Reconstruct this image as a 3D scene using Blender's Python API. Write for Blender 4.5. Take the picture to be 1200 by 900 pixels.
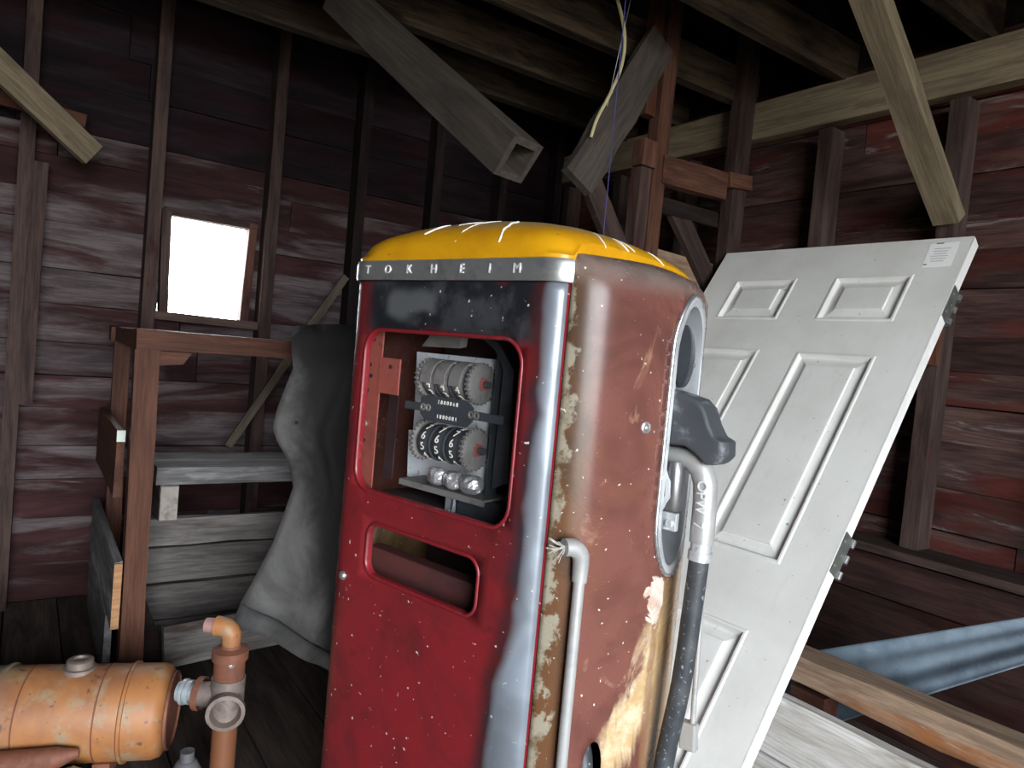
import bpy, bmesh, math, random
from mathutils import Vector as V, Matrix
from mathutils.geometry import delaunay_2d_cdt
R = math.radians
random.seed(7)
for o in list(bpy.data.objects): bpy.data.objects.remove(o)
SC = bpy.context.scene; COL = SC.collection

# ------------------------------------------------------------------ camera
cd = bpy.data.cameras.new('camera'); cam = bpy.data.objects.new('camera', cd); COL.objects.link(cam); SC.camera = cam
yaw, pitch, roll, F = R(34.7), R(-2.4), R(5.2), 826.0
fwd = V((math.sin(yaw)*math.cos(pitch), math.cos(yaw)*math.cos(pitch), math.sin(pitch)))
rt = V((math.cos(yaw), -math.sin(yaw), 0)); up_ = rt.cross(fwd)
r2 = rt*math.cos(roll)+up_*math.sin(roll); u2 = -rt*math.sin(roll)+up_*math.cos(roll)
m = Matrix((r2, u2, -fwd)).transposed().to_4x4(); m.translation = (0, 0, 1.16); cam.matrix_world = m
cd.sensor_width = 36; cd.lens = 36*F/1200; cd.clip_start = .02
# ------------------------------------------------------------------ sky, daylight openings, exposure
w = bpy.data.worlds.new('overcast_sky'); SC.world = w; w.use_nodes = True
bg = w.node_tree.nodes['Background']; bg.inputs[0].default_value = (.90, .95, 1.0, 1); bg.inputs[1].default_value = 20.0
def portal(name, loc, rx, sx, sy):
    l = bpy.data.lights.new(name, 'AREA'); l.shape = 'RECTANGLE'; l.size = sx; l.size_y = sy; l.cycles.is_portal = True
    o = bpy.data.objects.new(name, l); o.location = loc; o.rotation_euler = (rx, 0, 0); COL.objects.link(o)
DX0, DX1, DZ = -1.50, .95, 2.45           # the open barn doorway behind the camera
FY = -2.6
portal('doorway_daylight', ((DX0+DX1)/2, FY-.03, DZ/2), R(90), DX1-DX0, DZ)
portal('window_daylight', (.632, 3.40, 1.41), R(-90), .37, .43)
vs = SC.view_settings; vs.view_transform = 'Standard'; vs.look = 'None'; vs.gamma = 1; vs.use_curve_mapping = False; vs.exposure = 0.5

# ------------------------------------------------------------------ node helper
class G:
    def __init__(s, name):
        s.m = bpy.data.materials.new(name); s.m.use_nodes = True; s.t = s.m.node_tree; s.n = s.t.nodes
        s.b = s.n['Principled BSDF']; s.tc = s.n.new('ShaderNodeTexCoord'); s.oi = None
    def S(s, node, key, v):
        i = node.inputs[key]
        if hasattr(v, 'links') or isinstance(v, bpy.types.NodeSocket): s.t.links.new(v, i)
        else:
            if i.type == 'RGBA' and len(v) == 3: v = (*v, 1)
            i.default_value = v
    @property
    def obj(s): return s.tc.outputs['Object']
    def rnd(s):
        if not s.oi: s.oi = s.n.new('ShaderNodeObjectInfo')
        return s.oi.outputs['Random']
    def vmath(s, op, a, b):
        n = s.n.new('ShaderNodeVectorMath'); n.operation = op; s.S(n, 0, a); s.S(n, 1, b); return n.outputs[0]
    def math(s, op, a, b=0.0, clamp=False):
        n = s.n.new('ShaderNodeMath'); n.operation = op; n.use_clamp = clamp; s.S(n, 0, a); s.S(n, 1, b); return n.outputs[0]
    def mr(s, v, a, b, c=0.0, d=1.0):
        n = s.n.new('ShaderNodeMapRange'); n.interpolation_type = 'SMOOTHSTEP'
        for k, x in zip((0, 1, 2, 3, 4), (v, a, b, c, d)): s.S(n, k, x)
        return n.outputs[0]
    def noise(s, vec, scale, detail=5, rough=.6, dist=0.0):
        n = s.n.new('ShaderNodeTexNoise'); s.S(n, 'Vector', vec)
        for k, x in (('Scale', scale), ('Detail', detail), ('Roughness', rough), ('Distortion', dist)): s.S(n, k, x)
        return n.outputs[0]
    def vor(s, vec, scale):
        n = s.n.new('ShaderNodeTexVoronoi'); s.S(n, 'Vector', vec); s.S(n, 'Scale', scale); return n.outputs['Distance']
    def mix(s, f, a, b, mode='MIX'):
        n = s.n.new('ShaderNodeMix'); n.data_type = 'RGBA'; n.blend_type = mode; s.S(n, 0, f); s.S(n, 6, a); s.S(n, 7, b); return n.outputs[2]
    def xyz(s, vec):
        n = s.n.new('ShaderNodeSeparateXYZ'); s.S(n, 0, vec); return n.outputs
    def bump(s, h, st=.3, d=.01):
        n = s.n.new('ShaderNodeBump'); s.S(n, 'Height', h); s.S(n, 'Strength', st); s.S(n, 'Distance', d); s.S(s.b, 'Normal', n.outputs[0])
    def fin(s, col, rough=.6, metal=0.0, spec=None):
        s.S(s.b, 'Base Color', col); s.S(s.b, 'Roughness', rough); s.S(s.b, 'Metallic', metal)
        if spec is not None: s.S(s.b, 'Specular IOR Level', spec)
        return s.m
    def off(s):   # object coordinates shifted by a random amount per object
        n = s.n.new('ShaderNodeVectorMath'); n.operation = 'SCALE'; s.S(n, 0, (13.1, 7.7, 9.3)); s.S(n, 'Scale', s.rnd()); return s.vmath('ADD', s.obj, n.outputs[0])

def wood(name, light, dark, patch=None, amt=.5, pscale=2.2, var=.35, rough=.85, pal=None, palamt=.62):
    g = G(name); p = g.off()
    a = g.vmath('MULTIPLY', p, (1.3, 9, 9)); f = g.noise(a, 2.2, 7, .68, .4)
    fib = g.noise(g.vmath('MULTIPLY', p, (3, 85, 85)), 2.0, 4, .6)
    c = g.mix(g.mr(f, .34, .64), dark, light)
    c = g.mix(g.mr(fib, .42, .62, 0, .35), c, tuple(x*.45 for x in dark))
    pz = g.vmath('MULTIPLY', p, (.8, 4.5, 4.5))
    if patch:
        q = g.noise(pz, pscale, 6, .62, .6)
        c = g.mix(g.mr(q, 1-amt-.06, 1-amt+.07), c, g.mix(g.mr(f, .3, .7), tuple(x*.45 for x in patch), patch))
    if pal:
        q = g.noise(g.vmath('ADD', pz, (5.2, 3.1, 8.8)), 2.6, 7, .66, .8)
        c = g.mix(g.mr(q, palamt, palamt+.12, 0, .85), c, pal)
    k = g.mr(g.rnd(), 0.0, 1.0, 1-var, 1+var*.6)
    n = g.n.new('ShaderNodeVectorMath'); n.operation = 'SCALE'; g.S(n, 0, c); g.S(n, 'Scale', k)
    g.bump(g.math('ADD', g.math('MULTIPLY', f, .6), g.math('MULTIPLY', fib, .5)), .45, .006)
    return g.fin(n.outputs[0], rough, 0.0, .12)
def paint(name, col, col2=None, rough=.5, metal=0.0, scale=9.0, dirt=None, lo=.45, hi=.7, bump=0.0):
    g = G(name); f = g.noise(g.obj, scale, 7, .65, .3); c = g.mix(g.mr(f, lo, hi), col, col2 or tuple(x*.7 for x in col))
    if dirt: c = g.mix(g.mr(g.noise(g.obj, scale*6, 4, .6), .6, .72, 0, .8), c, dirt)
    if bump: g.bump(f, bump, .004)
    return g.fin(c, g.mr(f, .3, .8, rough*.8, min(1, rough*1.25)), metal)

# ------------------------------------------------------------------ mesh helper
class MB:
    def __init__(s): s.v = []; s.f = []
    def add(s, v, f):
        b = len(s.v); s.v += [tuple(x) for x in v]; s.f += [tuple(b+i for i in q) for q in f]; return s
    def box(s, c, d, rot=None):
        x, y, z = (k/2 for k in d); P = [V((sx*x, sy*y, sz*z)) for sx in (-1, 1) for sy in (-1, 1) for sz in (-1, 1)]
        if rot is not None: P = [rot@p for p in P]
        c = V(c); return s.add([p+c for p in P], [(0, 1, 3, 2), (4, 6, 7, 5), (0, 4, 5, 1), (2, 3, 7, 6), (0, 2, 6, 4), (1, 5, 7, 3)])
    def tube(s, path, r, n=12, closed=False, cap=True):
        P = [V(p) for p in path]; N = len(P); rr = r if isinstance(r, (list, tuple)) else [r]*N
        vs_, fs = [], []; prev = None
        for i, p in enumerate(P):
            if closed: t = P[(i+1) % N]-P[i-1]
            else: t = P[min(i+1, N-1)]-P[max(i-1, 0)]
            t.normalize()
            if prev is None: a = t.orthogonal().normalized()
            else:
                a = prev-t*prev.dot(t); a.normalize()
            prev = a; b = t.cross(a)
            vs_ += [p+(a*math.cos(2*math.pi*k/n)+b*math.sin(2*math.pi*k/n))*rr[i] for k in range(n)]
        for i in range(N if closed else N-1):
            j = (i+1) % N
            fs += [(i*n+k, i*n+(k+1) % n, j*n+(k+1) % n, j*n+k) for k in range(n)]
        if cap and not closed: fs += [tuple(range(n))[::-1], tuple((N-1)*n+k for k in range(n))]
        return s.add(vs_, fs)
    def cyl(s, p, q, r, n=24, r1=None): return s.tube([p, q], [r, r if r1 is None else r1], n)
    def lathe(s, o, ax, prof, n=40):     # prof: (distance along axis, radius)
        ax = V(ax).normalized(); a = ax.orthogonal().normalized(); b = ax.cross(a); o = V(o); vs_ = []; fs = []
        for d, r in prof: vs_ += [o+ax*d+(a*math.cos(2*math.pi*k/n)+b*math.sin(2*math.pi*k/n))*max(r, 1e-4) for k in range(n)]
        for i in range(len(prof)-1): fs += [(i*n+k, i*n+(k+1) % n, (i+1)*n+(k+1) % n, (i+1)*n+k) for k in range(n)]
        return s.add(vs_, fs)
    def ext(s, poly, f0, f1):            # poly 2d; f0, f1 map (a,b) to the two end faces
        n = len(poly); vs_ = [f0(*p) for p in poly]+[f1(*p) for p in poly]
        return s.add(vs_, [tuple(range(n))[::-1], tuple(range(n, 2*n))]+[(i, (i+1) % n, n+(i+1) % n, n+i) for i in range(n)])
    def build(s, name, mat, parent=None, smooth=False, bevel=0, solid=0, sub=0, mtx=None, angle=40):
        me = bpy.data.meshes.new(name); me.from_pydata(s.v, [], s.f)
        bm = bmesh.new(); bm.from_mesh(me); bmesh.ops.recalc_face_normals(bm, faces=bm.faces); bm.to_mesh(me); bm.free()
        return link(name, me, mat, parent, smooth, bevel, solid, sub, mtx, angle)
def link(name, me, mat, parent=None, smooth=False, bevel=0, solid=0, sub=0, mtx=None, angle=40):
    if mat and not me.materials: me.materials.append(mat)
    o = bpy.data.objects.new(name, me); COL.objects.link(o)
    if mtx is not None: o.matrix_world = mtx
    if parent: o.parent = parent
    if smooth:
        me.polygons.foreach_set('use_smooth', [True]*len(me.polygons))
        me.set_sharp_from_angle(angle=R(angle))
    if solid: md = o.modifiers.new('solid', 'SOLIDIFY'); md.thickness = solid; md.offset = -1
    if sub: md = o.modifiers.new('sub', 'SUBSURF'); md.levels = md.render_levels = sub
    if bevel: md = o.modifiers.new('bevel', 'BEVEL'); md.width = bevel; md.segments = 2; md.limit_method = 'ANGLE'
    return o
def root(name, loc=(0, 0, 0), rz=0, label=None, cat=None, group=None, kind=None, mtx=None):
    o = bpy.data.objects.new(name, None); COL.objects.link(o); o.empty_display_size = .1
    if mtx is not None: o.matrix_world = mtx
    else: o.location = loc; o.rotation_euler = (0, 0, rz)
    return tag(o, label, cat, group, kind)
def tag(o, label=None, cat=None, group=None, kind=None):
    for k, v in (('label', label), ('category', cat), ('group', group), ('kind', kind)):
        if v: o[k] = v
    return o
def frame(p, q, up=(0, 0, 1)):
    p, q = V(p), V(q); x = (q-p).normalized(); z = V(up)-x*V(up).dot(x); z.normalize(); y = z.cross(x)
    mm = Matrix((x, y, z)).transposed().to_4x4(); mm.translation = p; return mm, (q-p).length
def bar(name, p, q, wd, th, mat, parent=None, up=(0, 0, 1), jit=.003, seg=3, loc=None, bevel=0):
    """a sawn timber from p to q; wd along up, th across; slightly uneven"""
    mm, L = frame(p, q, up); b = MB(); vs_ = []
    for i in range(seg+1):
        for (sy, sz) in ((-1, -1), (1, -1), (1, 1), (-1, 1)):
            vs_.append((L*i/seg+(random.uniform(-jit, jit) if 0 < i < seg else random.uniform(-jit, jit)*.6), sy*th/2+random.uniform(-jit, jit)*.5, sz*wd/2+random.uniform(-jit, jit)))
    fs = [(0, 3, 2, 1), tuple(seg*4+k for k in range(4))]
    for i in range(seg): fs += [(i*4+k, i*4+(k+1) % 4, i*4+4+(k+1) % 4, i*4+4+k) for k in range(4)]
    b.add(vs_, fs)
    if parent: mm = parent.matrix_world.inverted()@mm if parent.matrix_world != Matrix() else mm
    return b.build(name, mat, parent, mtx=mm, bevel=bevel)
def textmesh(body, size, ext=.001, align='CENTER', name='t'):
    cu = bpy.data.curves.new(name, 'FONT'); cu.body = body; cu.size = size; cu.extrude = ext; cu.align_x = align; cu.align_y = 'CENTER'; cu.resolution_u = 3
    o = bpy.data.objects.new(name, cu); COL.objects.link(o); bpy.context.view_layer.update()
    me = bpy.data.meshes.new_from_object(o.evaluated_get(bpy.context.evaluated_depsgraph_get()))
    bpy.data.objects.remove(o); bpy.data.curves.remove(cu); me.materials.clear(); return me
def rrect(x0, x1, z0, z1, r, n=6):
    P = []
    for cx, cz, a in ((x1-r, z1-r, 0), (x0+r, z1-r, 90), (x0+r, z0+r, 180), (x1-r, z0+r, 270)):
        P += [(cx+r*math.cos(R(a+90*i/n)), cz+r*math.sin(R(a+90*i/n))) for i in range(n+1)]
    return P
def inpoly(x, y, P):
    c = False; j = len(P)-1
    for i in range(len(P)):
        if (P[i][1] > y) != (P[j][1] > y) and x < (P[j][0]-P[i][0])*(y-P[i][1])/(P[j][1]-P[i][1])+P[i][0]: c = not c
        j = i
    return c
def sheet(outer, holes, du, dv, fmap):
    """flat outline with holes, filled with a fine grid and mapped to space"""
    pts = [V(p) for p in outer]; edges = [(i, (i+1) % len(outer)) for i in range(len(outer))]
    for h in holes:
        b = len(pts); pts += [V(p) for p in h]; edges += [(b+i, b+(i+1) % len(h)) for i in range(len(h))]
    xs = [p[0] for p in outer]; ys = [p[1] for p in outer]
    def ok(x, y):
        if not inpoly(x, y, outer): return False
        for h in holes:
            if inpoly(x, y, h): return False
            if min((x-p[0])**2+(y-p[1])**2 for p in h) < (du*.35)**2: return False
        return min((x-p[0])**2+(y-p[1])**2 for p in outer) > (du*.3)**2
    x = min(xs)+du*.5
    while x < max(xs):
        y = min(ys)+dv*.5
        while y < max(ys):
            if ok(x, y): pts.append(V((x, y)))
            y += dv
        x += du
    vv, _, ff, *_r = delaunay_2d_cdt(pts, edges, [], 0, 1e-6)
    fs = []
    for f in ff:
        cx = sum(vv[i][0] for i in f)/len(f); cy = sum(vv[i][1] for i in f)/len(f)
        if inpoly(cx, cy, outer) and not any(inpoly(cx, cy, h) for h in holes): fs.append(tuple(f))
    return MB().add([fmap(p[0], p[1]) for p in vv], fs)
def densify(P, d):
    out = []
    for i in range(len(P)):
        a, b = V(P[i]), V(P[(i+1) % len(P)]); n = max(1, int((b-a).length/d))
        out += [tuple(a+(b-a)*k/n) for k in range(n)]
    return out

# ------------------------------------------------------------------ materials
M = {}
M['backup'] = wood('shade_darkened_wall_wood', (.020, .0125, .0155), (.007, .005, .0065), (.020, .007, .009), .45, 1.7, .25)  # wall wood darkened in its colour to carry the light falloff higher up
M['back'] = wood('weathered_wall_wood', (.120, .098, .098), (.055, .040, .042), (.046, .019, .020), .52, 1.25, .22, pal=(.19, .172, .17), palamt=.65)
M['right'] = wood('red_stained_wall_wood', (.090, .052, .044), (.034, .018, .016), (.090, .024, .019), .46, 1.6, .35, pal=(.20, .175, .165), palamt=.57)
M['stud'] = wood('stud_wood', (.080, .052, .044), (.036, .024, .022), (.060, .023, .019), .36, 2, .25)
M['dark'] = wood('near_black_wood', (.020, .013, .012), (.008, .0055, .0055), (.018, .008, .007), .4, 2, .3)  # near-black wood for roof boards, rafters, backing panels and the right-hand studs
M['joist'] = wood('old_joist_wood', (.060, .042, .027), (.014, .010, .008), (.016, .009, .007), .42, 2, .25)
M['pale'] = wood('pale_sawn_timber', (.225, .18, .12), (.135, .105, .07), (.085, .055, .038), .30, 2, .1)
M['post'] = wood('reddish_post_wood', (.12, .055, .035), (.055, .023, .017), (.15, .04, .02), .4, 2, .2)
M['rack'] = wood('brown_rack_wood', (.100, .042, .026), (.056, .023, .015), (.036, .015, .011), .35, 2, .12, .6)
M['grey'] = wood('grey_barn_board', (.15, .137, .128), (.072, .064, .060), (.07, .05, .042), .4, 2, .2)
M['shelf'] = wood('dusty_shelf_plank', (.18, .172, .172), (.095, .088, .088), (.26, .26, .26), .42, 5, .1)
M['beam'] = wood('split_beam_wood', (.34, .24, .17), (.19, .125, .085), (.30, .12, .045), .42, 2, .1, pal=(.55, .45, .34), palamt=.63)
M['white'] = wood('whitewashed_plank', (.66, .65, .63), (.46, .43, .39), (.30, .25, .19), .38, 2, .1, pal=(.80, .82, .84), palamt=.58)
M['floor'] = wood('floor_plank_wood', (.08, .06, .05), (.035, .026, .023), None, .4, 2, .3)
M['duct'] = wood('grey_duct_wood', (.070, .058, .048), (.042, .034, .030), None, .4, 2, .15)
M['lining'] = wood('dark_lining_wood', (.052, .026, .021), (.022, .012, .011), (.040, .014, .011), .45, 2, .3)
M['rawend'] = paint('pale_end_grain', (.24, .215, .185), (.12, .10, .085), .9, 0, 30)
M['deck'] = paint('roof_deck_wood', (.035, .024, .022), (.02, .014, .013), .95)

# ================================================================== THE SETTING
XW, YB, XL = 2.56, 3.34, -1.65
def zroof(x): return 2.42+(2.7-x)*.65 if x > .52 else 2.42+(x+1.66)*.65
g = G('dry_ground'); ground_m = g.fin(g.mix(g.noise(g.obj, 3, 6), (.34, .31, .25), (.22, .2, .15)), .95)
tag(MB().box((0, 0, -.11), (60, 60, .1)).build('ground', ground_m), kind='structure')
fl = root('floor', kind='structure')
MB().box(((XW+XL)/2, (YB+FY)/2, -.04), (XW-XL+.3, YB-FY+.3, .03)).build('subfloor', M['dark'], fl)
x = XL
while x < XW:
    wd = random.uniform(.17, .23); bar('plank', (x+wd/2, FY, -.0125), (x+wd/2, YB, -.0125), wd-.006, .025, M['floor'], fl, up=(1, 0, 0), jit=.001, seg=2); x += wd
def boards_h(parent, axis, c0, z0, z1, spans, mat, th=.022, hmin=.13, hmax=.19, side=1, jt=.005):
    """horizontal boards; axis 'x' runs along X at Y=c0, 'y' runs along Y at X=c0; spans(z)->list of (a,b)"""
    z = z0
    while z < z1-.02:
        h = min(random.uniform(hmin, hmax), z1-z)
        for a, b in spans(z+h/2, h):
            cuts = [a]+([a+(b-a)*random.uniform(.3, .7)] if b-a > 1.6 else [])+[b]
            for i in range(len(cuts)-1):
                o = c0+side*(th/2+random.uniform(0, jt)); p, q = cuts[i]+.002, cuts[i+1]-.002; t1, t2 = random.uniform(-.003, .003), random.uniform(-.003, .003)
                if axis == 'x': bar('board', (p, o, z+h/2+t1), (q, o, z+h/2+t2), h-.0025, th, mat, parent, jit=.0018, seg=4)
                else: bar('board', (o, p, z+h/2+t1), (o, q, z+h/2+t2), h-.0025, th, mat, parent, jit=.0018, seg=4)
        z += h
# back gable wall
wb = root('wall_back', kind='structure')
WX0, WX1, WZ0, WZ1 = .450, .815, 1.200, 1.635
def gable(z, h):
    lo = XL if z < 2.40 else XL+(z-2.40)/.65; hi = XW+.1 if z < 2.40 else 2.7-(z-2.40)/.65
    if hi-lo < .15: return []
    if z+h/2 > WZ0 and z-h/2 < WZ1: return [(lo, WX0), (WX1, hi)]
    return [(lo, hi)]
z = 0; zs = [0]
boards_h(wb, 'x', YB, 0, WZ0, gable, M['back']); boards_h(wb, 'x', YB, WZ0, WZ1, gable, M['back']); boards_h(wb, 'x', YB, WZ1, 1.88, gable, M['back']); boards_h(wb, 'x', YB, 1.88, 3.72, gable, M['backup'])  # top boards use the wood with shade put into its colour
sd = MB()
for (a, b, c, d) in ((XL, WX0, -.15, 2.4), (WX1, 2.7, -.15, 2.4), (WX0, WX1, -.15, WZ0), (WX0, WX1, WZ1, 2.4)): sd.box(((a+b)/2, YB+.045, (c+d)/2), (b-a, .012, d-c))
sd.ext([(XL-.31, 2.4), (3.0, 2.4), (.52, 4.03)], lambda a, b: (a, YB+.04, b), lambda a, b: (a, YB+.052, b))
sd.build('light_stop_panel', M['dark'], wb)  # unseen backing added behind the boards to stop light leaking through gaps
for sx in (-1.25, -.83, -.42, .405, .875, 1.28, 1.68, 2.08, 2.45):
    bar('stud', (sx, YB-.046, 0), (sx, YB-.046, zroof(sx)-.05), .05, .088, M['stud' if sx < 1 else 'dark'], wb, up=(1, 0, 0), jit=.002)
bar('stud', (-.035, YB-.046, 0), (-.035, YB-.046, zroof(0)-.05), .05, .088, M['stud'], wb, up=(1, 0, 0), jit=.002)
bar('stud_patch', (.005, YB-.05, .80), (.01, YB-.05, 1.72), .05, .09, M['stud'], wb, up=(1, 0, 0), jit=.002)
bar('cross_rail', (-1.2, YB-.11, 1.985), (.145, YB-.11, 1.90), .05, .03, M['post'], wb)
# right wall
wr = root('wall_right', kind='structure')
boards_h(wr, 'y', XW, 0, 2.36, lambda z, h: [(FY, YB)], M['right'], hmin=.10, hmax=.17, jt=.008)
MB().box((XW+.05, (YB+FY)/2, 1.27), (.012, YB-FY+.2, 2.80)).build('light_stop_panel', M['dark'], wr)  # added backing, carried past the eaves to keep daylight out
for sy in (-1.2, -.75, -.25, .22, .70, 1.15, 1.62, 2.32, 2.78, 3.2):
    bar('stud', (XW-.046, sy, .63), (XW-.046, sy, 2.13), .055, .088, M['stud'], wr, up=(0, 1, 0), jit=.002)
bar('top_plate', (XW-.06, FY, 2.205), (XW-.06, YB, 2.235), .15, .06, M['pale'], wr, jit=.003, seg=5)
bar('sill_rail', (XW-.09, FY, .615), (XW-.09, YB, .615), .03, .16, M['stud'], wr, jit=.003, seg=5)
z = 0
for h in (.15, .14, .16, .14):
    bar('lining_board', (XW-.115, FY, z+h/2), (XW-.115, YB, z+h/2), h-.004, .022, M['lining'], wr, jit=.002); z += h
bar('nailed_block', (2.452, 1.155, 1.25), (2.452, 1.155, 1.56), .075, .03, M['post'], wr, up=(0, 1, 0))
# left and front wall (behind the camera), doorway open
wl = root('wall_left', kind='structure'); boards_h(wl, 'y', XL, 0, 2.36, lambda z, h: [(FY, YB)], M['back'], side=-1, hmin=.2, hmax=.26)
MB().box((XL-.05, (YB+FY)/2, 1.27), (.012, YB-FY+.2, 2.80)).build('light_stop_panel', M['dark'], wl)  # same added light-blocking backing on the left wall
wf = root('wall_front', kind='structure')
def fspan(z, h):
    lo = XL if z < 2.40 else XL+(z-2.40)/.65; hi = XW+.1 if z < 2.40 else 2.7-(z-2.40)/.65
    if hi-lo < .15: return []
    return [(lo, DX0), (DX1, hi)] if z-h/2 < DZ-.001 else [(lo, hi)]
boards_h(wf, 'x', FY, 0, DZ, fspan, M['back'], side=-1, hmin=.2, hmax=.24); boards_h(wf, 'x', FY, DZ, 3.7, fspan, M['back'], side=-1, hmin=.2, hmax=.26)
sd = MB()
for (a, b, c, d) in ((XL, DX0, 0, 2.4), (DX1, 2.7, 0, 2.4), (DX0, DX1, DZ, 2.4)): sd.box(((a+b)/2, FY-.05, (c+d)/2), (b-a, .012, d-c))
sd.ext([(XL-.31, 2.4), (3.0, 2.4), (.52, 4.03)], lambda a, b: (a, FY-.045, b), lambda a, b: (a, FY-.057, b)); sd.build('light_stop_panel', M['dark'], wf)  # added backing around the doorway, closes the board gaps to light
# roof, rafters, ceiling joists
ce = root('ceiling', kind='structure')
for s in (1, -1):
    e0, e1 = (V((2.95, 0, zroof(2.95)+.13)), V((.5, 0, zroof(.53)+.16))) if s > 0 else (V((-1.9, 0, zroof(-1.9)+.13)), V((.54, 0, zroof(.51)+.16)))
    d = (e1-e0); L = d.length; d.normalize(); k = 0
    while k < L:
        wd = min(random.uniform(.19, .24), L-k); c = e0+d*(k+wd/2)
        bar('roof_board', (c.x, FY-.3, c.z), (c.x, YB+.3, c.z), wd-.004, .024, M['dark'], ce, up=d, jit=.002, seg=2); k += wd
    nn = V((d.z, 0, -d.x))*(1 if s < 0 else -1)
    c = (e0+e1)/2+V((0, (YB+FY)/2, .05)); mm, _ = frame(c, c+V((0, 1, 0)), d)
    MB().box((0, 0, 0), (YB-FY+.7, .01, L+.15)).build('roof_cover', M['deck'], ce, mtx=mm)
    for ry in (-1.5, -1.1, -.7, -.3, .1, .5, .9, 1.3, 1.66, 2.12, 2.46, 2.86, 3.22):
        a = e0+V((0, ry, -.10)); b = e1+V((0, ry, -.10)); bar('rafter', a, b, .11, .045, M['dark'], ce, jit=.003)
for i, jy in enumerate((-1.05, -.62, -.2, .22, .64, 1.10, 1.585, 2.03, 2.42, 2.76)):
    bar('joist', (XL-.05, jy, 2.375), (XW-.02, jy, 2.375), .145, .048, M['joist'], ce, jit=.004, seg=6)
# window
wn = root('window_1', kind='structure')
bar('casing', (WX0+.02, YB-.012, WZ0-.02), (WX0+.006, YB-.012, WZ1), .035, .06, M['stud'], wn, up=(1, 0, 0), jit=.001)
bar('casing', (WX1-.02, YB-.012, WZ0-.02), (WX1-.006, YB-.012, WZ1), .035, .06, M['rack'], wn, up=(1, 0, 0), jit=.001)
bar('casing', (WX0, YB-.012, WZ1-.006), (WX1, YB-.012, WZ1-.01), .03, .06, M['stud'], wn, jit=.001)
bar('sill', (WX0-.02, YB-.025, WZ0-.010), (WX1+.04, YB-.025, WZ0-.018), .035, .09, M['stud'], wn, jit=.001)
g = G('dusty_pane'); tr = g.n.new('ShaderNodeBsdfTransparent'); di = g.n.new('ShaderNodeBsdfTranslucent'); di.inputs[0].default_value = (.9, .9, .9, 1)
mx = g.n.new('ShaderNodeMixShader'); mx.inputs[0].default_value = .25; g.t.links.new(tr.outputs[0], mx.inputs[1]); g.t.links.new(di.outputs[0], mx.inputs[2])
g.t.links.new(mx.outputs[0], g.n['Material Output'].inputs[0])
MB().box(((WX0+WX1)/2, YB+.02, (WZ0+WZ1)/2), (WX1-WX0-.04, .004, WZ1-WZ0-.02)).build('pane', g.m, wn)

# ================================================================== THE FUEL PUMP  (local: x right along the front, y to the back, z up)
PCX, PCY, PRZ, D = .861, 1.214, R(-74.3), .25
SG = .976
pump = root('fuel_pump', (PCX, PCY, 0), PRZ, 'old red and rust-brown fuel pump with yellow top and open mechanism window', 'fuel pump')
# materials
g = G('pump_front_paint'); X, Y, Z = g.xyz(g.obj)[0:3]
n1 = g.noise(g.obj, 6, 7, .65, .5); n2 = g.noise(g.vmath('MULTIPLY', g.obj, (30, 30, 9)), 2, 5, .6); n3 = g.noise(g.obj, 14, 6, .7)
c = g.mix(g.mr(n1, .40, .70), (.19, .015, .019), (.105, .012, .015))
c = g.mix(g.mr(n3, .57, .75, 0, .75), c, (.070, .015, .016))
c = g.mix(g.math('MULTIPLY', g.mr(n2, .62, .72), .5), c, (.10, .05, .04))
n4 = g.noise(g.obj, 9, 2, .5, .3)
zz = g.math('ADD', Z, g.math('MULTIPLY', g.math('SUBTRACT', n4, .5), .07))
xx = g.math('ADD', X, g.math('MULTIPLY', g.math('SUBTRACT', n4, .5), .045))
bl = g.math('MULTIPLY', g.mr(zz, 1.165, 1.195), g.mr(xx, -.245, -.18))
c = g.mix(g.math('MULTIPLY', bl, g.mr(zz, 1.300, 1.282)), c, g.mix(g.mr(n3, .45, .62), (.012, .013, .017), (.040, .042, .048)))
gp = g.math('MULTIPLY', g.math('MULTIPLY', g.mr(xx, -.16, -.13), g.mr(xx, .0, -.03)), g.math('MULTIPLY', g.mr(zz, 1.21, 1.23), g.mr(zz, 1.275, 1.25)))
c = g.mix(g.math('MULTIPLY', gp, .8), c, (.10, .105, .11))
bx = g.math('SUBTRACT', .243, g.math('MULTIPLY', g.mr(Z, .74, .60), .035))
edge = g.math('SUBTRACT', xx, bx)
c = g.mix(g.mr(edge, -.050, -.008, 0, .92), c, g.mix(g.mr(n1, .40, .60), (.05, .012, .012), (.016, .016, .022)))
c = g.mix(g.mr(edge, -.012, .012), c, g.mix(g.mr(n4, .4, .65), (.25, .285, .33), (.17, .19, .22)))
c = g.mix(g.mr(g.math('ABSOLUTE', g.math('SUBTRACT', Y, -.2262)), .0026, .0016), c, (.22, .013, .018))
sp = g.math('MULTIPLY', g.mr(g.noise(g.obj, 95, 2, .5), .715, .74), .9); c = g.mix(sp, c, (.6, .56, .52))
g.bump(n3, .08, .003)
M['front'] = g.fin(c, g.mr(n1, .35, .7, .28, .45), g.mr(edge, -.012, .01, 0, .35))
g = G('pump_side_primer'); X, Y, Z = g.xyz(g.obj)[0:3]
n1 = g.noise(g.obj, 5, 7, .65, .6); n2 = g.noise(g.vmath('MULTIPLY', g.obj, (1, 1, .35)), 16, 6, .65, .8); n3 = g.noise(g.obj, 22, 6, .7)
c = g.mix(g.mr(n1, .40, .64), (.150, .058, .046), (.090, .034, .027)); c = g.mix(g.mr(g.noise(g.obj, 11, 6, .7, .5), .54, .68, 0, .5), c, (.15, .066, .036))
c = g.mix(g.mr(g.noise(g.obj, 9, 6, .6, 1.5), .62, .70, 0, .6), c, (.30, .17, .11))
yy = g.math('ADD', Y, g.math('MULTIPLY', g.math('SUBTRACT', n2, .5), .045))
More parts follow.
